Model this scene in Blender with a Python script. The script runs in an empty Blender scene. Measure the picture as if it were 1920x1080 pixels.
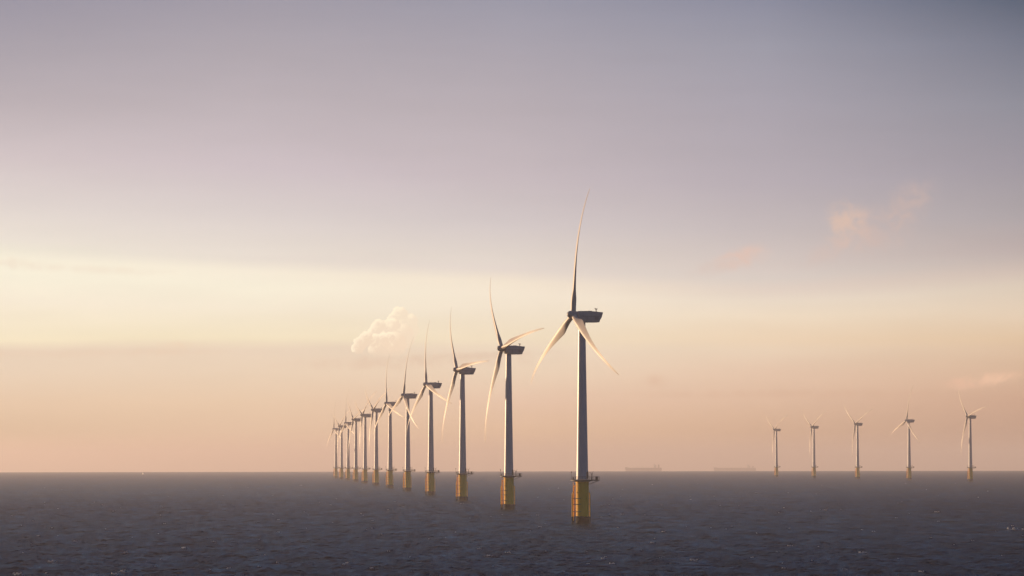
import bpy, bmesh, math, random
import numpy as np
from mathutils import Vector, Matrix, noise

random.seed(7)
rng = np.random.default_rng(11)
PI = math.pi
R = math.radians

scene = bpy.context.scene
col = scene.collection

# ------------------------------------------------------------------ place
F = 6360.0            # focal length in photograph pixels (1920 wide)
HC = 19.5             # eye height above the sea, metres
YE = 865.3            # image row of the true eye level
RE = 4.6e6            # effective earth radius (with refraction)
HUB = 66.0
SUN_AZ, SUN_EL = -55.0, 4.6     # degrees, azimuth left of the view direction (+Y)


def drop(d):
    return -d * d / (2 * RE)


# ------------------------------------------------------------------ object helpers
def tag(o, label=None, cat=None, group=None, kind=None):
    if label:
        o['label'] = label
    if cat:
        o['category'] = cat
    if group:
        o['group'] = group
    if kind:
        o['kind'] = kind
    return o


def empty(name, loc, rz=0.0):
    o = bpy.data.objects.new(name, None)
    o.empty_display_size = 1.0
    o.location = loc
    o.rotation_euler = (0, 0, rz)
    col.objects.link(o)
    return o


def build(name, bm, mat, parent=None, smooth=True, angle=40):
    bmesh.ops.recalc_face_normals(bm, faces=bm.faces)
    me = bpy.data.meshes.new(name)
    bm.to_mesh(me)
    bm.free()
    me.materials.append(mat)
    if smooth:
        me.polygons.foreach_set('use_smooth', [True] * len(me.polygons))
        me.set_sharp_from_angle(angle=R(angle))
    o = bpy.data.objects.new(name, me)
    col.objects.link(o)
    if parent:
        o.parent = parent
    return o


def lathe(bm, prof, seg=40, cx=0.0, cy=0.0, close=True):
    rings = []
    for r, z in prof:
        rings.append([bm.verts.new((cx + r * math.cos(2 * PI * i / seg), cy + r * math.sin(2 * PI * i / seg), z)) for i in range(seg)])
    for a, b in zip(rings, rings[1:]):
        for i in range(seg):
            j = (i + 1) % seg
            bm.faces.new((a[i], a[j], b[j], b[i]))
    if close:
        bm.faces.new(rings[0][::-1])
        bm.faces.new(rings[-1])


def tube(bm, pts, r, seg=10):
    """round bar through a list of points"""
    pts = [Vector(p) for p in pts]
    rings = []
    for k, p in enumerate(pts):
        if k == 0:
            d = pts[1] - p
        elif k == len(pts) - 1:
            d = p - pts[k - 1]
        else:
            d = (pts[k + 1] - p).normalized() + (p - pts[k - 1]).normalized()
        d.normalize()
        up = Vector((0, 0, 1)) if abs(d.z) < 0.9 else Vector((1, 0, 0))
        a = d.cross(up).normalized()
        b = d.cross(a).normalized()
        rr = r[k] if isinstance(r, (list, tuple)) else r
        rings.append([bm.verts.new(p + a * rr * math.cos(2 * PI * i / seg) + b * rr * math.sin(2 * PI * i / seg)) for i in range(seg)])
    for A, B in zip(rings, rings[1:]):
        for i in range(seg):
            j = (i + 1) % seg
            bm.faces.new((A[i], A[j], B[j], B[i]))
    bm.faces.new(rings[0][::-1])
    bm.faces.new(rings[-1])


def box(bm, c, s, bev=0.0):
    m = Matrix.Translation(c) @ Matrix.Diagonal((s[0], s[1], s[2], 1))
    r = bmesh.ops.create_cube(bm, size=1.0, matrix=m)
    if bev:
        es = list({e for v in r['verts'] for e in v.link_edges})
        bmesh.ops.bevel(bm, geom=es, offset=bev, segments=2, profile=0.5, affect='EDGES')


def prism(bm, outline, axis_from, axis_to):
    """outline of (x, z) pushed along y"""
    a = [bm.verts.new((x, axis_from, z)) for x, z in outline]
    b = [bm.verts.new((x, axis_to, z)) for x, z in outline]
    n = len(outline)
    for i in range(n):
        j = (i + 1) % n
        bm.faces.new((a[i], a[j], b[j], b[i]))
    bm.faces.new(a[::-1])
    bm.faces.new(b)


# ------------------------------------------------------------------ materials
def new_mat(name):
    m = bpy.data.materials.new(name)
    m.use_nodes = True
    nt = m.node_tree
    nt.nodes.clear()
    out = nt.nodes.new('ShaderNodeOutputMaterial')
    return m, nt, out


def paint(name, c1, c2, rough=0.4, scale=0.6, stretch=(1, 1, 0.15), spec=0.5, bump=0.0):
    """weathered paint: two close tones broken up by streaky noise"""
    m, nt, out = new_mat(name)
    N, L = nt.nodes, nt.links
    b = N.new('ShaderNodeBsdfPrincipled')
    tc = N.new('ShaderNodeTexCoord')
    mp = N.new('ShaderNodeMapping')
    mp.inputs['Scale'].default_value = stretch
    nz = N.new('ShaderNodeTexNoise')
    nz.inputs['Scale'].default_value = scale
    nz.inputs['Detail'].default_value = 6
    nz.inputs['Roughness'].default_value = 0.65
    rp = N.new('ShaderNodeValToRGB')
    rp.color_ramp.elements[0].position = 0.35
    rp.color_ramp.elements[1].position = 0.68
    rp.color_ramp.elements[0].color = (*c1, 1)
    rp.color_ramp.elements[1].color = (*c2, 1)
    L.new(tc.outputs['Object'], mp.inputs['Vector'])
    L.new(mp.outputs['Vector'], nz.inputs['Vector'])
    L.new(nz.outputs['Fac'], rp.inputs['Fac'])
    L.new(rp.outputs['Color'], b.inputs['Base Color'])
    mr = N.new('ShaderNodeMapRange')
    mr.inputs['To Min'].default_value = rough - 0.08
    mr.inputs['To Max'].default_value = rough + 0.12
    L.new(nz.outputs['Fac'], mr.inputs['Value'])
    L.new(mr.outputs['Result'], b.inputs['Roughness'])
    b.inputs['Specular IOR Level'].default_value = spec
    if bump:
        bp = N.new('ShaderNodeBump')
        bp.inputs['Strength'].default_value = bump
        bp.inputs['Distance'].default_value = 0.1
        L.new(nz.outputs['Fac'], bp.inputs['Height'])
        L.new(bp.outputs['Normal'], b.inputs['Normal'])
    L.new(b.outputs['BSDF'], out.inputs['Surface'])
    return m


M_TOWER = paint('tower_paint', (0.44, 0.45, 0.485), (0.51, 0.52, 0.55), 0.33)
M_NAC = paint('nacelle_paint', (0.30, 0.31, 0.33), (0.38, 0.39, 0.41), 0.45, 0.8, (1, 1, 1))
M_BLADE = paint('blade_gelcoat', (0.50, 0.435, 0.385), (0.57, 0.50, 0.45), 0.45, 0.5, (1, 1, 0.2), 0.4)
M_YELLOW = paint('yellow_paint', (0.86, 0.43, 0.003), (0.98, 0.53, 0.005), 0.52, 0.8, (1, 1, 0.15), 0.12)
M_FOUL = paint('marine_growth', (0.006, 0.007, 0.005), (0.018, 0.017, 0.012), 0.85, 2.5, (1, 1, 1), 0.3, 0.8)
M_STEEL = paint('dark_galvanised_steel', (0.09, 0.09, 0.09), (0.16, 0.155, 0.15), 0.6, 2.0, (1, 1, 1))
M_CAB = paint('cabinet_grey', (0.05, 0.05, 0.055), (0.08, 0.08, 0.085), 0.6, 2.0, (1, 1, 1))
M_HULL = paint('ship_hull', (0.05, 0.03, 0.03), (0.09, 0.05, 0.045), 0.6, 0.05, (1, 1, 1))
M_SHIPWHITE = paint('ship_white', (0.30, 0.29, 0.28), (0.4, 0.39, 0.38), 0.55, 0.1, (1, 1, 1))
M_WHITE = paint('boat_white', (0.78, 0.78, 0.76), (0.82, 0.82, 0.80), 0.3, 1.0, (1, 1, 1))
M_GLASS = paint('dark_glazing', (0.02, 0.022, 0.025), (0.03, 0.032, 0.035), 0.1, 1.0, (1, 1, 1))

# ------------------------------------------------------------------ turbine parts
TOWER_X = 0.0
HUBX = -3.0          # hub centre ahead of the tower axis
YAW = R(22.0)
TILT = R(6.0)


def tower_mesh(parent):
    bm = bmesh.new()
    z0, z1 = 13.9, HUB - 1.95
    prof = []
    n = 26
    for i in range(n + 1):
        t = i / n
        prof.append((1.92 + (1.12 - 1.92) * t ** 0.93, z0 + (z1 - z0) * t))
    # flange seams where tower cans are bolted
    out = []
    for i, p in enumerate(prof):
        if i in (9, 18):
            out += [(p[0], p[1] - 0.06), (p[0] + 0.025, p[1] - 0.05), (p[0] + 0.025, p[1] + 0.05), (p[0] - 0.004, p[1] + 0.06)]
        else:
            out.append(p)
    lathe(bm, out, 56)
    t = build('tower', bm, M_TOWER, parent)
    bm = bmesh.new()      # access door just above the deck, facing the wide deck
    prism(bm, [(-0.5, 14.15), (0.5, 14.15), (0.5, 16.1), (0.3, 16.35), (-0.3, 16.35), (-0.5, 16.1)], -0.06, 0.06)
    bmesh.ops.rotate(bm, verts=bm.verts, cent=(0, 0, 0), matrix=Matrix.Rotation(R(62), 3, 'Z'))
    bmesh.ops.translate(bm, verts=bm.verts, vec=(1.90 * math.cos(R(-28)), 1.90 * math.sin(R(-28)), 0))
    build('door', bm, M_CAB, t, False)
    return t


def foundation_mesh(parent):
    bm = bmesh.new()
    lathe(bm, [(2.08, -7), (2.08, 13.0), (2.22, 13.02), (2.22, 13.25), (2.02, 13.27), (2.02, 13.42)], 56)
    f = build('foundation', bm, M_YELLOW, parent)
    bm = bmesh.new()
    seg = 72
    rows = [-7, 0.0, 0.7, 1.4, 1.9, 2.25]
    rings = []
    for k, z in enumerate(rows):
        ring = []
        for i in range(seg):
            a = 2 * PI * i / seg
            dz = 0.0
            if k == len(rows) - 1:
                dz = 0.28 * noise.noise((math.cos(a) * 2.5, math.sin(a) * 2.5, 3.0))
            rr = 2.12 + 0.05 * noise.noise((math.cos(a) * 6, math.sin(a) * 6, z * 2.0)) - (0.035 if k == len(rows) - 1 else 0)
            ring.append(bm.verts.new((rr * math.cos(a), rr * math.sin(a), z + dz)))
        rings.append(ring)
    for A, B in zip(rings, rings[1:]):
        for i in range(seg):
            j = (i + 1) % seg
            bm.faces.new((A[i], A[j], B[j], B[i]))
    g = build('marine_growth', bm, M_FOUL, f)
    g['label'] = 'dark band of marine growth at the waterline'
    return f


def standoff(bm, x, y, z, r=0.09):
    d = math.hypot(x, y)
    ux, uy = x / d, y / d
    tube(bm, [(ux * 1.98, uy * 1.98, z), (x, y, z)], r, 8)


def fender(parent, name, x, y, ztop):
    bm = bmesh.new()
    d = math.hypot(x, y)
    ux, uy = x / d, y / d
    tube(bm, [(x, y, 2.1), (x, y, ztop - 0.6), (x - ux * 0.12, y - uy * 0.12, ztop - 0.2), (x - ux * 0.45, y - uy * 0.45, ztop)], 0.2, 14)
    o = build(name, bm, M_YELLOW, parent)
    bm = bmesh.new()
    tube(bm, [(x, y, -6), (x, y, 2.1)], 0.225, 14)
    build('fouled_end', bm, M_FOUL, o)
    return o


def landing_parts(root):
    # boat landing on the side away from the sun glare: two fender tubes with a ladder between
    bm = bmesh.new()
    A, B = (-3.22, -0.55), (-2.72, 1.0)
    ax, ay = (A[0] + B[0]) / 2 + 0.08, (A[1] + B[1]) / 2
    for s in (-0.28, 0.28):
        tube(bm, [(ax + s * 0.3, ay + s, 0.8), (ax + s * 0.3, ay + s, 13.0)], 0.05, 8)
    z = 1.0
    while z < 12.9:
        tube(bm, [(ax - 0.09, ay - 0.28, z), (ax + 0.09, ay + 0.28, z)], 0.03, 6)
        z += 0.35
    land = build('boat_landing', bm, M_YELLOW, root)
    for (x, y), zt in ((A, 9.9), (B, 11.9)):
        fender(land, 'fender_tube', x, y, zt)
    for z in (3.7, 6.0, 7.9):
        bm = bmesh.new()
        standoff(bm, A[0], A[1], z, 0.10)
        standoff(bm, B[0], B[1], z, 0.10)
        tube(bm, [(A[0], A[1], z), (B[0], B[1], z)], 0.07, 8)
        # clamp plate wrapped part of the way round the pile
        n = 12
        ring = []
        for i in range(n + 1):
            a = R(160 + 95 * i / n)
            ring.append((2.14 * math.cos(a), 2.14 * math.sin(a), z))
        tube(bm, ring, 0.075, 8)
        build('bracket', bm, M_STEEL, land)
    c = fender(root, 'cable_tube', 2.42, 1.2, 9.7)
    for z in (3.7, 6.0, 7.9):
        bm = bmesh.new()
        standoff(bm, 2.62, 1.3, z, 0.10)
        n = 10
        tube(bm, [(2.14 * math.cos(R(32 - 50 * i / n)), 2.14 * math.sin(R(32 - 50 * i / n)), z) for i in range(n + 1)], 0.075, 8)
        build('bracket', bm, M_STEEL, c)


def platform_parts(root):
    bm = bmesh.new()
    Z = 13.6
    lathe(bm, [(2.25, Z - 0.45), (3.45, Z - 0.12), (3.6, Z - 0.12), (3.6, Z + 0.1), (1.9, Z + 0.1)], 40)
    box(bm, (4.35, -0.3, Z + 0.0), (2.3, 3.0, 0.24))
    tube(bm, [(2.05, -0.9, Z - 1.3), (5.0, -0.9, Z - 0.15)], 0.09, 8)
    tube(bm, [(2.05, 0.4, Z - 1.3), (5.0, 0.4, Z - 0.15)], 0.09, 8)
    deck = build('platform', bm, M_STEEL, root, True, 30)
    bm = bmesh.new()
    pts = []
    for i in range(0, 31):
        a = R(30 + 300 * i / 30)
        pts.append((3.5 * math.cos(a), 3.5 * math.sin(a)))
    pts += [(3.35, -1.75), (4.4, -1.75), (5.42, -1.75), (5.42, -0.8), (5.42, 0.2), (5.42, 1.15), (4.4, 1.15), (3.35, 1.15)]
    for k, (x, y) in enumerate(pts):
        if k % 2 == 0 or k > 30:
            tube(bm, [(x, y, Z + 0.05), (x, y, Z + 1.2)], 0.035, 6)
    loop = pts + [pts[0]]
    for h in (0.45, 0.82, 1.2):
        tube(bm, [(x, y, Z + h) for x, y in loop], 0.035 if h < 1.1 else 0.045, 6)
    tube(bm, [(x, y, Z + 0.17) for x, y in loop], 0.06, 6)
    build('railing', bm, M_STEEL, deck)
    bm = bmesh.new()
    box(bm, (4.55, -0.9, Z + 0.62), (0.75, 0.8, 1.05), 0.04)
    build('control_cabinet', bm, M_CAB, deck, False)
    bm = bmesh.new()
    tube(bm, [(2.85, -1.9, Z), (2.85, -1.9, Z + 2.1), (2.7, -1.9, Z + 2.35), (2.2, -1.8, Z + 2.5)], 0.07, 8)
    tube(bm, [(2.85, -1.9, Z + 1.5), (3.5, -1.95, Z + 2.9)], 0.05, 8)
    tube(bm, [(2.95, -1.9, Z + 0.7), (3.25, -1.93, Z + 2.25)], 0.04, 6)
    build('davit_crane', bm, M_STEEL, deck)
    bm = bmesh.new()
    tube(bm, [(-3.42, -0.6, Z), (-3.42, -0.6, Z + 2.4)], 0.05, 8)
    lathe(bm, [(0.03, Z + 2.38), (0.16, Z + 2.42), (0.17, Z + 2.75), (0.05, Z + 2.85)], 12, -3.42, -0.6)
    build('marker_lamp', bm, M_STEEL, deck)
    bm = bmesh.new()
    box(bm, (-2.9, -1.75, Z + 0.55), (0.35, 0.35, 0.9), 0.03)
    build('marker_lamp', bm, M_CAB, deck, False)


def head_frame(phi=None, yaw=0.0):
    m = Matrix.Translation((0, 0, HUB)) @ Matrix.Rotation(YAW + yaw, 4, 'Z')
    if phi is None:
        return m
    return m @ Matrix.Rotation(TILT, 4, 'Y') @ Matrix.Translation((HUBX, 0, 0)) @ Matrix.Rotation(phi, 4, 'X')


def nacelle_parts(root):
    prof = [(-1.85, 1.15), (-1.5, 1.5), (0.5, 1.55), (3.5, 1.45), (6.65, 1.22), (6.72, 1.0), (6.5, 0.25), (6.15, 0.05), (5.75, -0.75),
            (5.6, -1.75), (5.35, -2.02), (2.0, -2.08), (-0.4, -2.02), (-1.3, -1.7), (-1.85, -1.1)]
    bm = bmesh.new()
    prism(bm, prof, -1.62, 1.62)
    es = [e for e in bm.edges if abs(e.verts[0].co.y - e.verts[1].co.y) < 1e-4]
    bmesh.ops.bevel(bm, geom=es, offset=0.28, segments=4, profile=0.5, affect='EDGES', clamp_overlap=True)
    n = build('nacelle', bm, M_NAC, root, True, 35)
    n.matrix_local = head_frame()
    bm = bmesh.new()
    for s in (-1, 1):
        box(bm, (2.3, s * 1.63, -0.12), (7.2, 0.05, 0.09), 0.01)
        box(bm, (1.1, s * 1.63, -1.05), (0.07, 0.05, 1.5), 0.01)
        for k in range(5):
            box(bm, (4.5, s * 1.63, -0.45 - k * 0.18), (1.4, 0.05, 0.07), 0.01)
    build('side_louvre', bm, M_CAB, n, False)
    for y, x in ((-0.75, 4.55), (0.75, 5.35)):
        bm = bmesh.new()
        tube(bm, [(x, y, 1.2), (x, y, 2.35)], 0.08, 8)
        tube(bm, [(x - 0.32, y, 2.2), (x + 0.32, y, 2.2)], 0.06, 6)
        tube(bm, [(x - 0.3, y, 2.2), (x - 0.3, y, 2.55)], 0.10, 8)
        tube(bm, [(x + 0.3, y, 2.2), (x + 0.3, y, 2.5)], 0.08, 8)
        tube(bm, [(x + 0.3, y, 1.25), (x, y, 1.9)], 0.03, 6)
        build('weather_mast', bm, M_STEEL, n)
    bm = bmesh.new()
    box(bm, (2.6, 0, 1.58), (1.5, 1.1, 0.16), 0.04)
    build('roof_hatch', bm, M_NAC, n, False)
    # hub with spinner, axis along -x
    bm = bmesh.new()
    prof = [(0.02, 2.15), (0.45, 2.08), (0.85, 1.8), (1.12, 1.3), (1.25, 0.6), (1.28, 0.0), (1.26, -0.7), (1.15, -1.2)]
    lathe(bm, [(r, z) for r, z in prof], 36)
    bmesh.ops.rotate(bm, verts=bm.verts, cent=(0, 0, 0), matrix=Matrix.Rotation(R(-90), 3, 'Y'))
    h = build('hub', bm, M_NAC, root, True, 50)
    h.matrix_local = head_frame(0)


def blade_mesh():
    """span along +z, leading edge to -y, upwind -x"""
    bm = bmesh.new()
    RT = 40.0
    st = [0.9, 1.6, 2.4, 3.3, 4.3, 5.4, 6.6, 7.8, 9, 10.5, 12.5, 15, 17.5, 20, 22.5, 25, 27.5, 30, 32, 34, 36, 37.5, 38.6, 39.4, 39.85, 40.0]
    n = 28
    rings = []
    CH = [(8, 3.2), (12, 2.7), (16, 2.15), (20, 1.7), (24, 1.36), (28, 1.09), (32, 0.87), (36, 0.66), (38.5, 0.5), (39.5, 0.32), (40, 0.08)]
    for r in st:
        s = min(1, max(0, (r - 2.6) / 5.4))
        s = s * s * (3 - 2 * s)                      # 0 round root .. 1 airfoil
        chord = 1.7 + (3.2 - 1.7) * s
        if r >= 8:
            for (r0, c0), (r1, c1) in zip(CH, CH[1:]):
                if r0 <= r <= r1:
                    chord = c0 + (c1 - c0) * (r - r0) / (r1 - r0)
        chord = max(chord, 0.08)
        tk = 1.0 * (1 - s) + s * (0.15 + 0.17 * max(0, 1 - (r - 8) / 20))
        beta = R(14.0 * max(0, 1 - (r - 4) / 34) ** 1.6 + 1.5) if r > 4 else R(15.5)
        le = 0.5 * (1 - s) + 0.30 * s                # pitch axis position on the chord
        w = -0.0675 * r + 7.4e-5 * r ** 3
        ring = []
        for i in range(n):
            a = 2 * PI * i / n
            xc = 0.5 * (1 + math.cos(a))             # 1 = trailing edge
            # blunt ellipse to airfoil
            y_el = 0.5 * math.sin(a)
            yt = 5 * (0.2969 * math.sqrt(max(xc, 0)) - 0.126 * xc - 0.3516 * xc ** 2 + 0.2843 * xc ** 3 - 0.1015 * xc ** 4)
            y_af = yt * (1 if math.sin(a) >= 0 else -1) + 0.10 * (1 - (2 * xc - 1) ** 2) / max(tk, .1) * 0.3
            yy = (y_el * (1 - s) + y_af * s) * tk * chord
            cc = (xc - le) * chord
            # chord vector towards trailing edge: (sin b, cos b); normal towards downwind: (cos b, -sin b)
            x = cc * math.sin(beta) + yy * math.cos(beta) + w
            y = cc * math.cos(beta) - yy * math.sin(beta)
            ring.append(bm.verts.new((x, y, r * 1.035)))
        rings.append(ring)
    for A, B in zip(rings, rings[1:]):
        for i in range(n):
            j = (i + 1) % n
            bm.faces.new((A[i], A[j], B[j], B[i]))
    bm.faces.new(rings[0][::-1])
    bm.faces.new(rings[-1])
    return bm


def make_turbine():
    root = empty('wind_turbine', (0, 0, 0))
    foundation_mesh(root)
    landing_parts(root)
    platform_parts(root)
    tower_mesh(root)
    nacelle_parts(root)
    b = build('blade', blade_mesh(), M_BLADE, root, True, 50)
    b.matrix_local = head_frame(0)
    for k in (1, 2):
        c = b.copy()
        col.objects.link(c)
        c.parent = root
        c.matrix_local = head_frame(0)
    return root


def copy_tree(o, parent=None):
    c = o.copy()
    col.objects.link(c)
    if parent is not None:
        c.parent = parent
    for ch in list(o.children):
        copy_tree(ch, c)
    return c


def set_head(root, phi, yaw):
    for c in root.children:
        if c.name.split('.')[0] == 'nacelle':
            c.matrix_local = head_frame(None, yaw)
        elif c.name.split('.')[0] == 'hub':
            c.matrix_local = head_frame(0, yaw)
    bl = [c for c in root.children if c.name.split('.')[0] == 'blade']
    for k, b in enumerate(bl):
        b.matrix_local = head_frame(R(phi + 120 * k), yaw)


# units of 1/h per turbine; depth = HUB*F*inv, lateral = HUB*lat
ROW_A = []
phisA = [-1, -40, -35, -13, 5, -13, -57, -65, -48, -10, -62, -10]
labA = [
    'nearest and tallest wind turbine, one blade upright, two hanging either side of its tower',
    'second nearest wind turbine of the long row, one blade stretching right above its nacelle',
    'third nearest wind turbine of the long row, one blade lying level over its nacelle',
    'fourth nearest wind turbine of the long row, just right of the cumulus cloud',
    'fifth nearest turbine of the long row, upright blade touching the right side of the cumulus',
    'sixth nearest turbine of the long row, upright blade rising below the middle of the cumulus',
    'seventh nearest wind turbine of the long row, blades in a Y shape with wide arms',
    'eighth nearest wind turbine of the long row, hazy, blades in a wide Y shape',
    'fourth wind turbine from the far end of the long row, fading into haze',
    'third wind turbine from the far end of the long row, one faint blade upright',
    'last but one turbine at the far end of the long row, blades in a Y',
    'farthest and palest wind turbine, standing at the left end of the long row',
]
for i in range(12):
    ROW_A.append((0.002577 + 0.000762 * i, 0.3376 - 0.3597 * i, phisA[i], labA[i]))
ROW_B = [
    (0.00831, 7.13, -45, 'rightmost of the five turbines set apart, one blade pointing right'),
    (0.00907, 6.742, 8, 'turbine second from the right among the five set apart, one blade straight up'),
    (0.00983, 6.358, -56, 'middle turbine of the five set apart on the right'),
    (0.01060, 5.990, -60, 'turbine second from the left among the five set apart on the right'),
    (0.01140, 5.640, -60, 'leftmost and smallest of the five turbines set apart, next to the ships'),
]
proto = make_turbine()
first = True
for rows, grp in ((ROW_A, 'wind turbines in the long receding row'), (ROW_B, 'wind turbines set apart on the right')):
    for inv, lat, phi, lab in rows:
        t = proto if first else copy_tree(proto)
        first = False
        d = HUB * F * inv
        t.location = (HUB * lat, d, drop(d))
        set_head(t, phi, R(random.uniform(-2.5, 2.5)) if lab != labA[0] else 0.0)
        tag(t, lab, 'wind turbine', grp)

# ------------------------------------------------------------------ ships
def at(px, d):
    return Vector(((px - 960.0) / F * d, d, drop(d)))


def make_ship(name, L, deck, loc, fine):
    """bow to -x; local x from 0 (bow) to L (stern)"""
    root = empty(name, loc)
    bm = bmesh.new()
    B = L * 0.075
    sec = []
    st = [0, .015, .05, .1, .18, .5, .85, .94, 1.0]
    for t in st:
        hb = B * min(1, (t / 0.16) ** 0.6 if t > 0 else 0.02) * (1 if t < .9 else 1 - (t - .9) * 3)
        zt = deck + (3.0 if t < .07 else 0.0)
        if .07 <= t < .12:
            zt = deck + 1.0
        x = t * L
        rake = 5.0 * max(0, 1 - t / .05)
        sec.append([bm.verts.new((x + rake, -hb * .75, -4)), bm.verts.new((x, -hb, zt)), bm.verts.new((x, hb, zt)), bm.verts.new((x + rake, hb * .75, -4))])
    for A, C in zip(sec, sec[1:]):
        for i in range(4):
            j = (i + 1) % 4
            bm.faces.new((A[i], A[j], C[j], C[i]))
    bm.faces.new(sec[0])
    bm.faces.new(sec[-1][::-1])
    build('hull', bm, M_HULL, root, False)
    x0, x1 = fine['house']
    bm = bmesh.new()
    z = deck
    for k in range(fine['floors']):
        box(bm, ((x0 + x1) / 2 + k * .5, 0, z + 1.5), (x1 - x0 - k * 1.0, B * 1.7, 2.9), 0.05)
        z += 2.95
    box(bm, (x0 + (x1 - x0) * .3, 0, z + 1.4), ((x1 - x0) * .55, B * 2.1, 2.7), 0.1)
    h = build('superstructure', bm, M_SHIPWHITE, root, False)
    bm = bmesh.new()
    tube(bm, [(x0 + 4, 0, z + 2.5), (x0 + 4, 0, z + 9)], .5, 8)
    tube(bm, [(x0 + 4, -3, z + 6), (x0 + 4, 3, z + 6)], .3, 6)
    build('radar_mast', bm, M_SHIPWHITE, h)
    bm = bmesh.new()
    fx = fine['funnel']
    box(bm, (fx, 0, deck + fine['fh'] / 2), (7, 6, fine['fh']), 0.8)
    build('funnel', bm, M_HULL, root, False)
    for x in fine['posts']:
        bm = bmesh.new()
        tube(bm, [(x, 0, deck - .5), (x, 0, deck + 5)], .6, 8)
        tube(bm, [(x, 0, deck + 4.2), (x + 6, 0, deck + 5.6)], .4, 8)
        build('deck_crane', bm, M_SHIPWHITE if x != fine.get('white') else M_WHITE, root)
    if fine.get('white'):
        bm = bmesh.new()
        box(bm, (fine['white'], -B * .6, deck + 3.2), (6, 4, 5.5), 0.4)
        o = build('deck_house', bm, M_WHITE, root, False)
        o['label'] = 'bright white deck house catching the sun'
    bm = bmesh.new()
    tube(bm, [(L * .025, 0, deck + 2.5), (L * .025, 0, deck + 9)], .35, 8)
    build('foremast', bm, M_SHIPWHITE, root)
    return root


D1 = 17500.0
s1 = make_ship('tanker_ship', 68.5 / F * D1, 19.0, at(1171, D1),
               dict(house=(147, 161), floors=5, funnel=174, fh=17, posts=(57, 93, 120), white=89))
tag(s1, 'nearer tanker ship on the horizon with a bright white spot on its deck', 'ship', 'cargo ships on the horizon')
D2 = 20500.0
s2 = make_ship('tanker_ship', 79.0 / F * D2, 24.0, at(1337, D2),
               dict(house=(202, 219), floors=5, funnel=237, fh=13, posts=(72, 125, 167)))
tag(s2, 'fainter longer tanker on the horizon, left of the five turbines set apart', 'ship', 'cargo ships on the horizon')


def make_boat(name, loc, s):
    root = empty(name, loc, R(-65))
    root.scale = (s, s, s)
    bm = bmesh.new()
    sec = []
    for t, hb in ((0, .05), (.15, .9), (.4, 1.5), (.8, 1.6), (1.0, 1.45)):
        x = -5 + 10 * t
        zt = 1.9 - .7 * t
        sec.append([bm.verts.new((x + .6 * (1 - t), 0, -.7)), bm.verts.new((x, -hb, zt)), bm.verts.new((x, hb, zt))])
    for A, C in zip(sec, sec[1:]):
        for i in range(3):
            j = (i + 1) % 3
            bm.faces.new((A[i], A[j], C[j], C[i]))
    bm.faces.new(sec[0])
    bm.faces.new(sec[-1][::-1])
    build('hull', bm, M_WHITE, root, False)
    bm = bmesh.new()
    prism(bm, [(-2.2, 1.2), (2.2, 1.1), (2.2, 3.4), (-1.2, 3.6), (-1.6, 2.6)], -1.15, 1.15)
    c = build('cabin', bm, M_WHITE, root, False)
    bm = bmesh.new()
    box(bm, (0.3, 0, 2.85), (2.6, 2.36, .6), .03)
    build('window', bm, M_GLASS, c, False)
    bm = bmesh.new()
    tube(bm, [(.6, 0, 3.4), (.6, 0, 5.6)], .07, 8)
    build('mast', bm, M_WHITE, root)
    return root


b1 = make_boat('motor_boat', at(268.5, 6700), 1.0)
tag(b1, 'tiny bright white motor boat just below the horizon on the far left', 'boat')
b2 = make_boat('motor_boat', at(415, 12000), 1.0)
tag(b2, 'faint tiny boat on the horizon between the bright boat and the turbines', 'boat')

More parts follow.
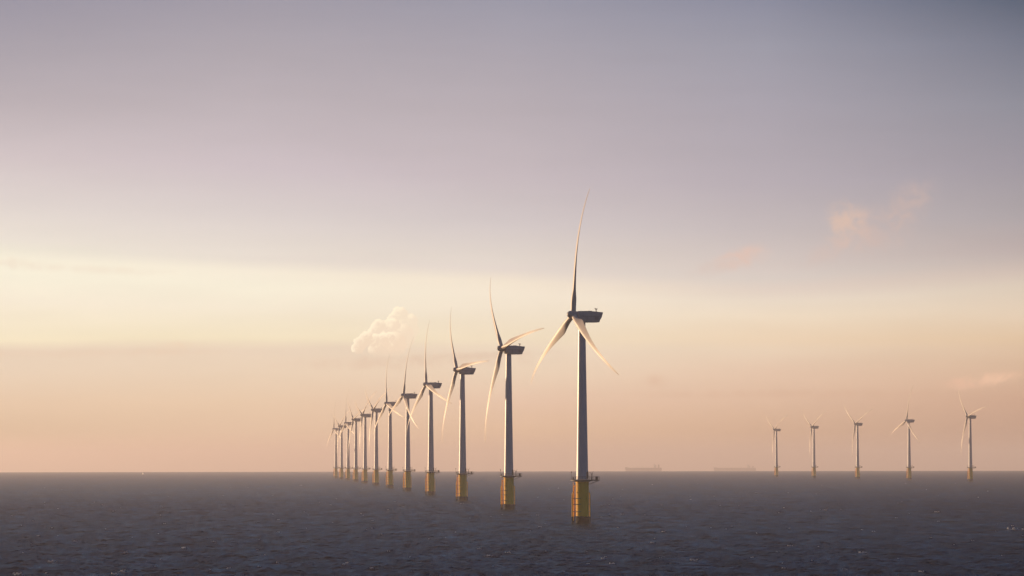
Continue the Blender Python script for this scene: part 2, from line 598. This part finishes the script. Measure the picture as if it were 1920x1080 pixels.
# ------------------------------------------------------------------ sea: one curved sheet with real waves
def make_sea():
    rows = [0.0, 60, 120, 200, 280, 350, 410, 450]
    r = 450.0
    while r < 30000:
        g = 0.00125 * max(1.0, (r / 1500) ** 1.15)
        r *= 1 + min(g, 0.05)
        rows.append(r)
    rows = np.array(rows)
    fine = np.linspace(-9.8, 9.8, 620)
    side = np.concatenate([[10.3, 11.2, 13, 16, 20], np.arange(25, 336, 5.0), [340, 344, 347, 348.8, 349.7]])
    az = np.radians(np.concatenate([fine, side]))
    nr, na = len(rows), len(az)
    # local spacing
    dr = np.gradient(rows)
    gaps = np.abs(np.gradient(np.unwrap(az)))
    gaps[len(fine):] = R(5)
    rr, aa = np.meshgrid(rows, az, indexing='ij')
    X = rr * np.sin(aa)
    Y = rr * np.cos(aa)
    sr = np.repeat(dr[:, None], na, 1)
    sa = rr * gaps[None, :]
    Z = -rr ** 2 / (2 * RE)
    wave = np.zeros_like(X)
    slope_amp = 0
    for k in range(120):
        lam = 1.7 * (20 / 1.7) ** rng.random()
        th = rng.normal(R(35), R(48))                 # travelling mostly to the right and away
        kx, ky = math.cos(th) * 2 * PI / lam, math.sin(th) * 2 * PI / lam
        amp = 0.040 * lam / (2 * PI) / (1 + (lam / 9.5) ** 2)
        att_r = np.clip((lam / np.maximum(abs(math.sin(th)), .05) / dr - 2.2) / 2.5, 0, 1)
        att_a = np.clip((lam / np.maximum(abs(math.cos(th)), .05) / sa - 2.2) / 2.5, 0, 1)
        ph = kx * X + ky * Y + rng.random() * 2 * PI
        wave += amp * (np.sin(ph) + 0.22 * np.cos(2 * ph)) * att_r[:, None] * att_a
    # slow gusts: rougher and calmer patches
    gust = 0.85 + 0.22 * np.sin(X / 210 + 1.3 * np.sin(Y / 420)) * np.sin(Y / 330 + 0.8 + np.sin(X / 160))
    wave *= gust
    # whitecaps: small breaking crests, lifted and foamed
    foam = np.zeros_like(X)
    caps = []
    crest = []
    listed = [(1905, 996, 2.6), (1242, 999, .9), (894, 1045, 1.0), (948, 1038, .7), (893, 1030, .6), (1624, 1038, 1.2), (218, 1072, 1.0), (238, 1077, 1.0),
              (323, 983, .8), (343, 1029, .7), (75, 1052, 1.0), (20, 1077, 1.2), (1446, 953, 1.2), (1742, 962, 2.0), (1522, 958, 1.2), (341, 1029, .8),
              (145, 1015, .7), (95, 1005, .8), (700, 990, .7), (855, 945, 1.0), (765, 950, 1.2), (1290, 1051, .9), (1500, 1026, .8), (500, 975, .9)]
    for px, py, s in listed:
        d = F * HC / (py - YE)
        caps.append(((px - 960) / F * d, d, s))
    for k in range(190):
        py = 905 + (1078 - 905) * rng.random() ** 1.3
        d = F * HC / (py - YE)
        caps.append(((rng.random() * 1960 - 980) / F * d, d, (0.22 + 0.5 * rng.random() ** 3) * (0.7 + d / 2600)))
    for x, y, s in caps:
        r = math.hypot(x, y)
        a = math.atan2(x, y)
        i = int(np.searchsorted(rows, r))
        j = int(np.searchsorted(az[:len(fine)], a))
        if j < 4 or j > len(fine) - 4 or i > nr - 8:
            continue
        # shift to the local crest
        i0, i1, j0, j1 = max(0, i - 5), i + 6, max(0, j - 6), min(len(fine), j + 7)
        w = wave[i0:i1, j0:j1]
        ii, jj = np.unravel_index(np.argmax(w), w.shape)
        cx, cy = X[i0 + ii, j0 + jj], Y[i0 + ii, j0 + jj]
        ii, jj = i0 + ii, j0 + jj
        hw = int(3 * s * 1.3 / max(sa[ii, jj], .05)) + 3
        hr = int(3 * s / max(dr[ii], .05)) + 3
        I = slice(max(0, ii - hr), ii + hr + 1)
        J = slice(max(0, jj - hw), min(len(fine), jj + hw + 1))
        dx = (X[I, J] - cx) / (s * 0.95 + 0.15)
        dy = (Y[I, J] - cy) / (s * 0.8 + 0.5)
        skew = dx * .5
        g = np.exp(-(dx ** 2 + (dy + skew) ** 2))
        wave[I, J] += 0.10 * s ** .6 * g
        foam[I, J] = np.maximum(foam[I, J], 0.8 * g)
        crest.append((float(cx), float(cy), float(Z[ii, jj] + wave[ii, jj]), s))
    Z = Z + wave
    nv = nr * na
    co = np.stack([X, Y, Z], -1).reshape(-1, 3).astype(np.float32)
    i = np.arange(nr - 1)[:, None]
    j = np.arange(na)[None, :]
    j2 = (j + 1) % na
    q = np.stack(np.broadcast_arrays(i * na + j, (i + 1) * na + j, (i + 1) * na + j2, i * na + j2), -1)
    q = q[1:].reshape(-1, 4)                       # first ring closed by a disc below
    # quads seen from above must turn counter-clockwise
    q = q[:, ::-1].astype(np.int32)
    ring = (na + np.arange(na)).astype(np.int32)[::-1]
    nq = len(q)
    me = bpy.data.meshes.new('sea')
    me.vertices.add(nv)
    me.vertices.foreach_set('co', co.ravel())
    me.loops.add(nq * 4 + na)
    me.loops.foreach_set('vertex_index', np.concatenate([q.ravel(), ring]))
    me.polygons.add(nq + 1)
    me.polygons.foreach_set('loop_start', np.concatenate([np.arange(nq) * 4, [nq * 4]]).astype(np.int32))
    me.polygons.foreach_set('use_smooth', np.ones(nq + 1, dtype=bool))
    at_ = me.attributes.new('foam', 'FLOAT', 'POINT')
    at_.data.foreach_set('value', foam.ravel().astype(np.float32))
    me.update(calc_edges=True)
    me.validate()
    o = bpy.data.objects.new('sea', me)
    col.objects.link(o)
    tag(o, kind='structure')
    # spray and foam thrown up by the breaking crests
    r2 = random.Random(3)
    bm = bmesh.new()
    for x, y, z, s in crest:
        n = int(3 + 5 * s)
        for k in range(n):
            t = r2.gauss(0, 1)
            p = Vector((x + t * s * 0.38, y - t * s * 0.3 + r2.gauss(0, .3) * s, z - 0.05 + r2.random() * .10 * s))
            q = r2.uniform(.06, .16) * s ** .5
            m = Matrix.Translation(p) @ Matrix.Rotation(r2.random() * 6, 4, 'Z') @ Matrix.Diagonal((q * 1.5, q, q * r2.uniform(.6, 1.3), 1))
            bmesh.ops.create_icosphere(bm, subdivisions=1, radius=1.0, matrix=m)
    m, nt, out = new_mat('foam')
    df = nt.nodes.new('ShaderNodeBsdfDiffuse')
    df.inputs['Color'].default_value = (0.62, 0.62, 0.62, 1)
    tl = nt.nodes.new('ShaderNodeBsdfTranslucent')
    tl.inputs['Color'].default_value = (0.85, 0.85, 0.85, 1)
    a = nt.nodes.new('ShaderNodeMixShader')
    a.inputs['Fac'].default_value = 0.4
    nt.links.new(df.outputs[0], a.inputs[1])
    nt.links.new(tl.outputs[0], a.inputs[2])
    nt.links.new(a.outputs[0], out.inputs['Surface'])
    tag(build('sea_foam', bm, m), kind='stuff')
    return o


WATER_GLOSS = (0.12, 0.25, 0.36, 1)


def sea_material():
    m, nt, out = new_mat('sea_water')
    N, L = nt.nodes, nt.links
    df = N.new('ShaderNodeBsdfDiffuse')              # light scattered back out of the murky water
    df.inputs['Color'].default_value = (0.002, 0.010, 0.020, 1)
    gl = N.new('ShaderNodeBsdfGlossy')               # rough sea: steep facets hide much of the grazing mirror image
    gl.inputs['Color'].default_value = WATER_GLOSS
    gl.inputs['Roughness'].default_value = 0.22
    # wind streaks: ruffled and smoother lanes mirror the sky unequally
    gm = N.new('ShaderNodeMapping')
    gm.inputs['Rotation'].default_value = (0, 0, R(-12))
    gm.inputs['Scale'].default_value = (0.11, 0.028, 1)
    gn = N.new('ShaderNodeTexNoise')
    gn.inputs['Scale'].default_value = 1.0
    gn.inputs['Detail'].default_value = 7
    gn.inputs['Roughness'].default_value = 0.72
    gt = N.new('ShaderNodeTexCoord')
    L.new(gt.outputs['Object'], gm.inputs['Vector'])
    L.new(gm.outputs['Vector'], gn.inputs['Vector'])
    gr = N.new('ShaderNodeValToRGB')
    gr.color_ramp.elements[0].position = 0.30
    gr.color_ramp.elements[1].position = 0.70
    gr.color_ramp.elements[0].color = (*[0.30 * v for v in WATER_GLOSS[:3]], 1)
    gr.color_ramp.elements[1].color = (*[1.85 * v for v in WATER_GLOSS[:3]], 1)
    L.new(gn.outputs['Fac'], gr.inputs['Fac'])
    L.new(gr.outputs['Color'], gl.inputs['Color'])
    fr = N.new('ShaderNodeFresnel')
    fr.inputs['IOR'].default_value = 1.333
    b = N.new('ShaderNodeMixShader')
    L.new(fr.outputs[0], b.inputs['Fac'])
    L.new(df.outputs[0], b.inputs[1])
    L.new(gl.outputs[0], b.inputs[2])
    tc = N.new('ShaderNodeTexCoord')

    def nz(scale, sx, sy, detail):
        mp = N.new('ShaderNodeMapping')
        mp.inputs['Rotation'].default_value = (0, 0, R(-30))
        mp.inputs['Scale'].default_value = (sx, sy, 1)
        t = N.new('ShaderNodeTexNoise')
        t.inputs['Scale'].default_value = scale
        t.inputs['Detail'].default_value = detail
        t.inputs['Roughness'].default_value = 0.62
        L.new(tc.outputs['Object'], mp.inputs['Vector'])
        L.new(mp.outputs['Vector'], t.inputs['Vector'])
        return t
    n1 = nz(1.3, 1.0, 0.55, 4)
    n2 = nz(0.3, 1.0, 0.5, 4)
    b1 = N.new('ShaderNodeBump')
    b1.inputs['Strength'].default_value = 1.0
    b1.inputs['Distance'].default_value = 0.35
    b2 = N.new('ShaderNodeBump')
    b2.inputs['Strength'].default_value = 1.0
    b2.inputs['Distance'].default_value = 0.9
    L.new(n1.outputs['Fac'], b1.inputs['Height'])
    L.new(n2.outputs['Fac'], b2.inputs['Height'])
    L.new(b2.outputs['Normal'], b1.inputs['Normal'])
    for n in (df, gl, fr):
        L.new(b1.outputs['Normal'], n.inputs['Normal'])
    # foam
    fa = N.new('ShaderNodeAttribute')
    fa.attribute_name = 'foam'
    n3 = nz(1.8, 1.0, 0.6, 5)
    mul = N.new('ShaderNodeMath')
    mul.operation = 'MULTIPLY'
    sm = N.new('ShaderNodeMapRange')
    sm.inputs['From Min'].default_value = 0.30
    sm.inputs['From Max'].default_value = 0.62
    L.new(n3.outputs['Fac'], sm.inputs['Value'])
    L.new(fa.outputs['Fac'], mul.inputs[0])
    L.new(sm.outputs['Result'], mul.inputs[1])
    st = N.new('ShaderNodeMapRange')
    st.inputs['From Min'].default_value = 0.22
    st.inputs['From Max'].default_value = 0.6
    L.new(mul.outputs[0], st.inputs['Value'])
    d = N.new('ShaderNodeBsdfDiffuse')
    d.inputs['Color'].default_value = (0.62, 0.62, 0.62, 1)
    mx = N.new('ShaderNodeMixShader')
    L.new(st.outputs['Result'], mx.inputs['Fac'])
    L.new(b.outputs[0], mx.inputs[1])
    L.new(d.outputs['BSDF'], mx.inputs[2])
    L.new(mx.outputs['Shader'], out.inputs['Surface'])
    return m


sea = make_sea()
sea.data.materials.append(sea_material())

# ------------------------------------------------------------------ haze: the hazy air over the sea
SIGMA = 9.0e-5
HAZE_TOP = 112.0


def make_haze():
    bm = bmesh.new()
    box(bm, (0, 0, (HAZE_TOP - 102) / 2), (64000, 64000, HAZE_TOP + 102))
    m, nt, out = new_mat('haze_air')
    v = nt.nodes.new('ShaderNodeVolumePrincipled')
    v.inputs['Color'].default_value = (1.0, 0.93, 0.96, 1)
    v.inputs['Density'].default_value = SIGMA
    v.inputs['Anisotropy'].default_value = 0.35
    nt.links.new(v.outputs['Volume'], out.inputs['Volume'])
    o = build('haze', bm, m, None, False)
    tag(o, kind='stuff')
    return o


make_haze()

# ------------------------------------------------------------------ sun, sky
SUNV = Vector((math.sin(R(SUN_AZ)) * math.cos(R(SUN_EL)), math.cos(R(SUN_AZ)) * math.cos(R(SUN_EL)), math.sin(R(SUN_EL))))
sl = bpy.data.lights.new('sun', 'SUN')
sl.energy = 5.0
sl.angle = R(0.5)
sl.color = (1.0, 0.65, 0.37)
so = bpy.data.objects.new('sun', sl)
so.rotation_euler = (-SUNV).to_track_quat('-Z', 'Y').to_euler()
so.location = SUNV * 500
col.objects.link(so)


def lin(c):
    return [(x / 255 / 12.92) if x / 255 <= 0.04045 else ((x / 255 + 0.055) / 1.055) ** 2.4 for x in c]


#@SKYTABLE
# sky colours (linear) by elevation in degrees for five azimuths
SKY_E = [-1.0, 0.0, 0.5, 1.0, 1.5, 1.85, 2.05, 2.6, 3.0, 3.25, 3.45, 3.6, 4.2, 5.0, 6.0, 7.0, 7.9, 12.0]
SKY = [
    [(0.716, 0.462, 0.305), (0.716, 0.462, 0.305), (0.629, 0.466, 0.298), (0.732, 0.551, 0.385), (0.765, 0.621, 0.471), (0.758, 0.624, 0.484), (0.870, 0.771, 0.551), (0.867, 0.790, 0.640), (0.866, 0.821, 0.668), (0.879, 0.826, 0.674), (0.788, 0.744, 0.631), (0.756, 0.701, 0.622), (0.673, 0.613, 0.588), (0.577, 0.506, 0.520), (0.435, 0.388, 0.419), (0.343, 0.317, 0.365), (0.268, 0.259, 0.324), (0.080, 0.093, 0.155)],
    [(0.723, 0.462, 0.314), (0.723, 0.462, 0.314), (0.737, 0.532, 0.359), (0.771, 0.579, 0.401), (0.790, 0.636, 0.476), (0.786, 0.646, 0.501), (0.864, 0.758, 0.542), (0.870, 0.789, 0.633), (0.870, 0.814, 0.661), (0.861, 0.792, 0.656), (0.737, 0.673, 0.602), (0.728, 0.667, 0.604), (0.642, 0.584, 0.571), (0.554, 0.485, 0.517), (0.452, 0.403, 0.436), (0.372, 0.341, 0.385), (0.300, 0.286, 0.346), (0.090, 0.103, 0.166)],
    [(0.672, 0.418, 0.287), (0.672, 0.418, 0.287), (0.754, 0.502, 0.318), (0.778, 0.550, 0.400), (0.810, 0.649, 0.483), (0.811, 0.673, 0.519), (0.848, 0.725, 0.532), (0.841, 0.742, 0.589), (0.863, 0.769, 0.625), (0.836, 0.739, 0.602), (0.715, 0.637, 0.581), (0.695, 0.628, 0.572), (0.589, 0.534, 0.536), (0.504, 0.444, 0.474), (0.423, 0.379, 0.415), (0.351, 0.330, 0.384), (0.279, 0.281, 0.352), (0.084, 0.101, 0.169)],
    [(0.610, 0.376, 0.254), (0.610, 0.376, 0.254), (0.634, 0.400, 0.251), (0.715, 0.487, 0.342), (0.760, 0.553, 0.407), (0.788, 0.627, 0.468), (0.801, 0.628, 0.449), (0.811, 0.684, 0.527), (0.767, 0.666, 0.552), (0.700, 0.598, 0.523), (0.632, 0.566, 0.518), (0.615, 0.541, 0.504), (0.514, 0.461, 0.470), (0.420, 0.380, 0.422), (0.354, 0.331, 0.385), (0.289, 0.290, 0.354), (0.209, 0.223, 0.302), (0.063, 0.080, 0.145)],
    [(0.491, 0.287, 0.202), (0.491, 0.287, 0.202), (0.496, 0.296, 0.201), (0.585, 0.359, 0.243), (0.643, 0.434, 0.295), (0.691, 0.501, 0.347), (0.720, 0.531, 0.353), (0.723, 0.591, 0.452), (0.671, 0.573, 0.467), (0.580, 0.483, 0.426), (0.496, 0.426, 0.403), (0.453, 0.386, 0.378), (0.366, 0.336, 0.356), (0.303, 0.284, 0.329), (0.235, 0.240, 0.290), (0.153, 0.170, 0.228), (0.060, 0.090, 0.144), (0.018, 0.032, 0.069)],
]
#@END


# x, y, half width, half height in photograph pixels (turned into directions), tilt, colour, strength
WISPS = [
    (1588, 424, 44, 48, 25, (232, 196, 172), 0.62), (1640, 440, 75, 44, 10, (214, 184, 172), 0.4), (1700, 388, 62, 38, 30, (214, 184, 170), 0.4),
    (1560, 470, 70, 22, 25, (214, 188, 178), 0.35), (1392, 484, 54, 22, 12, (230, 194, 177), 0.75), (1350, 500, 70, 16, 15, (216, 194, 184), 0.4),
    (1840, 716, 80, 14, 8, (246, 202, 170), 1.0), (1800, 724, 65, 12, 0, (232, 188, 160), 0.7),
    (340, 648, 46, 9, 0, (240, 216, 188), 0.7), (300, 660, 150, 8, 0, (234, 207, 180), 0.5), (60, 664, 240, 9, 0, (232, 204, 178), 0.3),
    (760, 680, 270, 15, 1, (228, 198, 173), 0.5), (900, 666, 170, 8, 2, (224, 196, 172), 0.45), (200, 508, 150, 9, -2, (240, 224, 202), 0.35), (30, 496, 90, 12, -6, (236, 220, 200), 0.5),
    (1230, 715, 30, 14, 0, (220, 178, 150), 0.4), (1500, 740, 420, 9, 0, (216, 174, 146), 0.3),
]


# billows of the far cumulus, back to front, each with its tone
LOBES = [
    ([(980, 270, 150), (1160, 385, 150), (1080, 520, 250), (880, 340, 120), (1000, 430, 260)], (0.88, 0.73, 0.55)),
    ([(640, 480, 145), (760, 560, 220), (555, 560, 110), (850, 460, 150), (880, 640, 260), (1000, 640, 250)], (0.87, 0.705, 0.53)),
    ([(420, 680, 135), (320, 760, 120), (275, 830, 115), (560, 730, 145), (720, 700, 150), (820, 640, 90), (640, 800, 220), (880, 780, 240)], (0.86, 0.68, 0.505)),
]


def make_world():
    w = bpy.data.worlds.new('World')
    scene.world = w
    w.use_nodes = True
    nt = w.node_tree
    N, L = nt.nodes, nt.links
    N.clear()
    out = N.new('ShaderNodeOutputWorld')
    bg = N.new('ShaderNodeBackground')
    sky = N.new('ShaderNodeTexSky')
    sky.sky_type = 'NISHITA'
    sky.sun_disc = False
    sky.sun_elevation = R(SUN_EL)
    sky.sun_rotation = R(SUN_AZ)
    sky.air_density = 1.0
    sky.dust_density = 2.0
    tc = N.new('ShaderNodeTexCoord')
    sep = N.new('ShaderNodeSeparateXYZ')
    L.new(tc.outputs['Generated'], sep.inputs[0])

    def math_(op, a, b=None, c=None):
        n = N.new('ShaderNodeMath')
        n.operation = op
        for k, v in enumerate((a, b, c)):
            if v is None:
                continue
            if isinstance(v, (int, float)):
                n.inputs[k].default_value = v
            else:
                L.new(v, n.inputs[k])
        return n.outputs[0]

    def rng_(v, a, b, c=0.0, d=1.0, smooth=True):
        n = N.new('ShaderNodeMapRange')
        n.interpolation_type = 'SMOOTHSTEP' if smooth else 'LINEAR'
        for k, x in (('From Min', a), ('From Max', b), ('To Min', c), ('To Max', d)):
            n.inputs[k].default_value = x
        L.new(v, n.inputs['Value'])
        return n.outputs['Result']

    def mixc(f, a, b):
        n = N.new('ShaderNodeMix')
        n.data_type = 'RGBA'
        if isinstance(f, (int, float)):
            n.inputs[0].default_value = f
        else:
            L.new(f, n.inputs[0])
        for k, v in ((6, a), (7, b)):
            if isinstance(v, tuple):
                n.inputs[k].default_value = (*v, 1)
            else:
                L.new(v, n.inputs[k])
        return n.outputs[2]

    el = math_('MULTIPLY', math_('ARCSINE', sep.outputs[2]), 180 / PI)
    az = math_('MULTIPLY', math_('ARCTAN2', sep.outputs[0], sep.outputs[1]), 180 / PI)
    # noise in direction space, stretched along the horizon like far stratus
    cmb = N.new('ShaderNodeCombineXYZ')
    L.new(math_('MULTIPLY', az, 0.10), cmb.inputs[0])
    L.new(el, cmb.inputs[1])

    def nz(scale, detail, rough=0.55, off=0.0, sx=1.0):
        mp = N.new('ShaderNodeMapping')
        mp.inputs['Location'].default_value = (off, off * .7, 0)
        mp.inputs['Scale'].default_value = (sx, 1, 1)
        L.new(cmb.outputs[0], mp.inputs['Vector'])
        t = N.new('ShaderNodeTexNoise')
        t.inputs['Scale'].default_value = scale
        t.inputs['Detail'].default_value = detail
        t.inputs['Roughness'].default_value = rough
        L.new(mp.outputs['Vector'], t.inputs['Vector'])
        return t.outputs['Fac']
    nA = nz(0.9, 4, 0.5, 3.1)
    nB = nz(2.6, 5, 0.55, 8.3, 1.6)
    wob = math_('ADD', math_('MULTIPLY', math_('SUBTRACT', nA, 0.5), 0.28), math_('MULTIPLY', math_('SUBTRACT', nB, 0.5), 0.10))
    wob = math_('MULTIPLY', wob, rng_(el, 0.6, 2.2))
    # the lower edge of the cloud deck dips towards the right
    lean = math_('SUBTRACT', rng_(az, -8.6, 4.0, -0.14, 0.34, False), rng_(az, 4.0, 8.6, 0.0, 0.28, False))
    tilt = math_('MULTIPLY', lean, math_('MULTIPLY', rng_(el, 2.1, 2.9), rng_(el, 4.2, 7.0, 1.0, 0.0)))
    e2 = math_('ADD', math_('ADD', el, wob), tilt)
    fac = rng_(e2, -1.0, 12.0, 0.0, 1.0, False)
    cols = []
    for c in range(5):
        rp = N.new('ShaderNodeValToRGB')
        rp.color_ramp.interpolation = 'LINEAR'
        els = rp.color_ramp.elements
        while len(els) < len(SKY_E):
            els.new(0.5)
        for k, e in enumerate(SKY_E):
            els[k].position = (e + 1.0) / 13.0
        for k, e in enumerate(SKY_E):
            els[k].color = (*SKY[c][k], 1)
        L.new(fac, rp.inputs['Fac'])
        cols.append(rp.outputs['Color'])
    AZS = [-8.6, -4.3, 0.0, 4.3, 8.6]
    c = cols[0]
    for k in range(4):
        c = mixc(rng_(az, AZS[k], AZS[k + 1], 0, 1, False), c, cols[k + 1])
    # thin and thick streaks in the deck
    streak = math_('ADD', math_('MULTIPLY', math_('SUBTRACT', nA, 0.5), 0.10), math_('MULTIPLY', math_('SUBTRACT', nB, 0.5), 0.09))
    vs = N.new('ShaderNodeVectorMath')
    vs.operation = 'SCALE'
    L.new(c, vs.inputs[0])
    L.new(math_('MULTIPLY_ADD', streak, rng_(el, 0.3, 2.5, 0.4, 1.0), 1.0), vs.inputs['Scale'])
    c = vs.outputs[0]
    # faint veils of low stratus and a few pink scud clouds
    def blob(a0, e0, ra, re_, rot=0.0):
        da, de = math_('SUBTRACT', az, a0), math_('SUBTRACT', el, e0)
        cr, sr = math.cos(R(rot)), math.sin(R(rot))
        u = math_('MULTIPLY', math_('ADD', math_('MULTIPLY', da, cr), math_('MULTIPLY', de, sr)), 1 / ra)
        v = math_('MULTIPLY', math_('SUBTRACT', math_('MULTIPLY', de, cr), math_('MULTIPLY', da, sr)), 1 / re_)
        d2 = math_('ADD', math_('MULTIPLY', u, u), math_('MULTIPLY', v, v))
        return math_('POWER', 2.718, math_('MULTIPLY', d2, -1.0))
    cm2 = N.new('ShaderNodeCombineXYZ')
    L.new(az, cm2.inputs[0])
    L.new(el, cm2.inputs[1])
    tn = N.new('ShaderNodeTexNoise')
    tn.inputs['Scale'].default_value = 3.4
    tn.inputs['Detail'].default_value = 7
    tn.inputs['Roughness'].default_value = 0.62
    tn.inputs['Distortion'].default_value = 0.5
    L.new(cm2.outputs[0], tn.inputs['Vector'])
    wn = rng_(tn.outputs['Fac'], 0.18, 0.82)

    def px(x, y):
        return (math.degrees((x - 960) / F), math.degrees((YE - y) / F))

    def wisp(c, x, y, w, h, rot, colr, k):
        a0, e0 = px(x, y)
        g = blob(a0, e0, math.degrees(w / F), math.degrees(h / F), rot)
        f = math_('MULTIPLY', rng_(math_('MULTIPLY', g, math_('ADD', wn, 0.25)), 0.12, 0.95), k)
        return mixc(f, c, tuple(0.92 * v for v in lin(colr)))
    for args in WISPS:
        c = wisp(c, *args)
    # cumulus tower far off: lobes whose outline is broken up by turbulence
    X = math_('MULTIPLY_ADD', az, F * PI / 180, 960.0)
    Y = math_('MULTIPLY_ADD', el, -F * PI / 180, YE)
    bc = N.new('ShaderNodeCombineXYZ')
    L.new(X, bc.inputs[0])
    L.new(Y, bc.inputs[1])

    def turb(scale, detail, off):
        t = N.new('ShaderNodeTexNoise')
        t.inputs['Scale'].default_value = scale
        t.inputs['Detail'].default_value = detail
        t.inputs['Roughness'].default_value = 0.6
        mp = N.new('ShaderNodeMapping')
        mp.inputs['Location'].default_value = off
        L.new(bc.outputs[0], mp.inputs['Vector'])
        L.new(mp.outputs['Vector'], t.inputs['Vector'])
        sp_ = N.new('ShaderNodeSeparateColor')
        L.new(t.outputs['Color'], sp_.inputs[0])
        return sp_.outputs[0], sp_.outputs[1], sp_.outputs[2]
    t1, t2, t3 = turb(0.10, 6, (3, 5, 0))
    wx = math_('MULTIPLY_ADD', math_('SUBTRACT', t1, 0.5), 15.0, X)
    wy = math_('MULTIPLY_ADD', math_('SUBTRACT', t2, 0.5), 15.0, Y)

    def field(lobes, ox, oy):
        f = None
        for lx, ly, lr in lobes:
            a = math_('ADD', wx, ox - (640 + lx / 9))
            b = math_('ADD', wy, oy - (560 + ly / 9))
            d = math_('SQRT', math_('ADD', math_('MULTIPLY', a, a), math_('MULTIPLY', b, b)))
            d = math_('MULTIPLY_ADD', d, -9.0 / lr, 1.0)
            f = d if f is None else math_('SMOOTH_MAX', f, d, 0.08)
        return f
    base = rng_(math_('MULTIPLY_ADD', t3, 8.0, Y), 680, 656)
    side = rng_(X, 725, 800, 1.0, 0.75)
    keep = math_('MULTIPLY', base, side)
    for lobes, tone in LOBES:
        f0 = field(lobes, 0, 0)
        f1 = field(lobes, -3.0, -2.6)
        body = math_('MULTIPLY', rng_(f0, 0.0, 0.16), keep)
        lit = rng_(math_('SUBTRACT', f0, f1), -0.02, 0.16)
        rim = math_('MULTIPLY', lit, rng_(f0, 0.12, 0.75, 1.0, 0.0))
        puff = math_('MULTIPLY', rng_(t1, 0.44, 0.64), 0.6)
        c = mixc(math_('MULTIPLY', body, 0.85), c, tone)
        c = mixc(math_('MULTIPLY', body, math_('MAXIMUM', rim, math_('MULTIPLY', puff, lit))), c, (1.03, 0.90, 0.675))
    # clear sky above and behind
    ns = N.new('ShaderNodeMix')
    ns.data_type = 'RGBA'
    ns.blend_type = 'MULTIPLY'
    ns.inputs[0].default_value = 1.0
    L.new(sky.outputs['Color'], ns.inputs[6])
    ns.inputs[7].default_value = (0.036, 0.060, 0.115, 1)   # sky strength 0.08, dark blue tint added to deepen and cool the shaded sides
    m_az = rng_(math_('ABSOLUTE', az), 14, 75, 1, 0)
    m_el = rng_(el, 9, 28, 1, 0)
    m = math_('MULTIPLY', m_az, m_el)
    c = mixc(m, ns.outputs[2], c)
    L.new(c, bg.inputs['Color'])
    bg.inputs['Strength'].default_value = 1.0
    L.new(bg.outputs[0], out.inputs['Surface'])


make_world()

# ------------------------------------------------------------------ camera
cam = bpy.data.cameras.new('camera')
cam.sensor_width = 36.0
cam.lens = F / 1920 * 36.0
cam.clip_start = 1.0
cam.clip_end = 120000.0
co = bpy.data.objects.new('camera', cam)
pitch = math.atan((YE - 540.0) / F)
co.matrix_world = Matrix.Translation((0, 0, HC)) @ Matrix.Rotation(PI / 2 + pitch, 4, 'X') @ Matrix.Rotation(R(-0.09), 4, 'Z')
col.objects.link(co)
scene.camera = co

# ------------------------------------------------------------------ render settings
scene.view_settings.view_transform = 'Standard'
scene.view_settings.look = 'None'
scene.view_settings.exposure = 0.15
scene.view_settings.gamma = 1.0
scene.view_settings.use_curve_mapping = False
cy = scene.cycles
cy.max_bounces = 6
cy.diffuse_bounces = 2
cy.glossy_bounces = 3
cy.volume_bounces = 1
cy.use_denoising = True
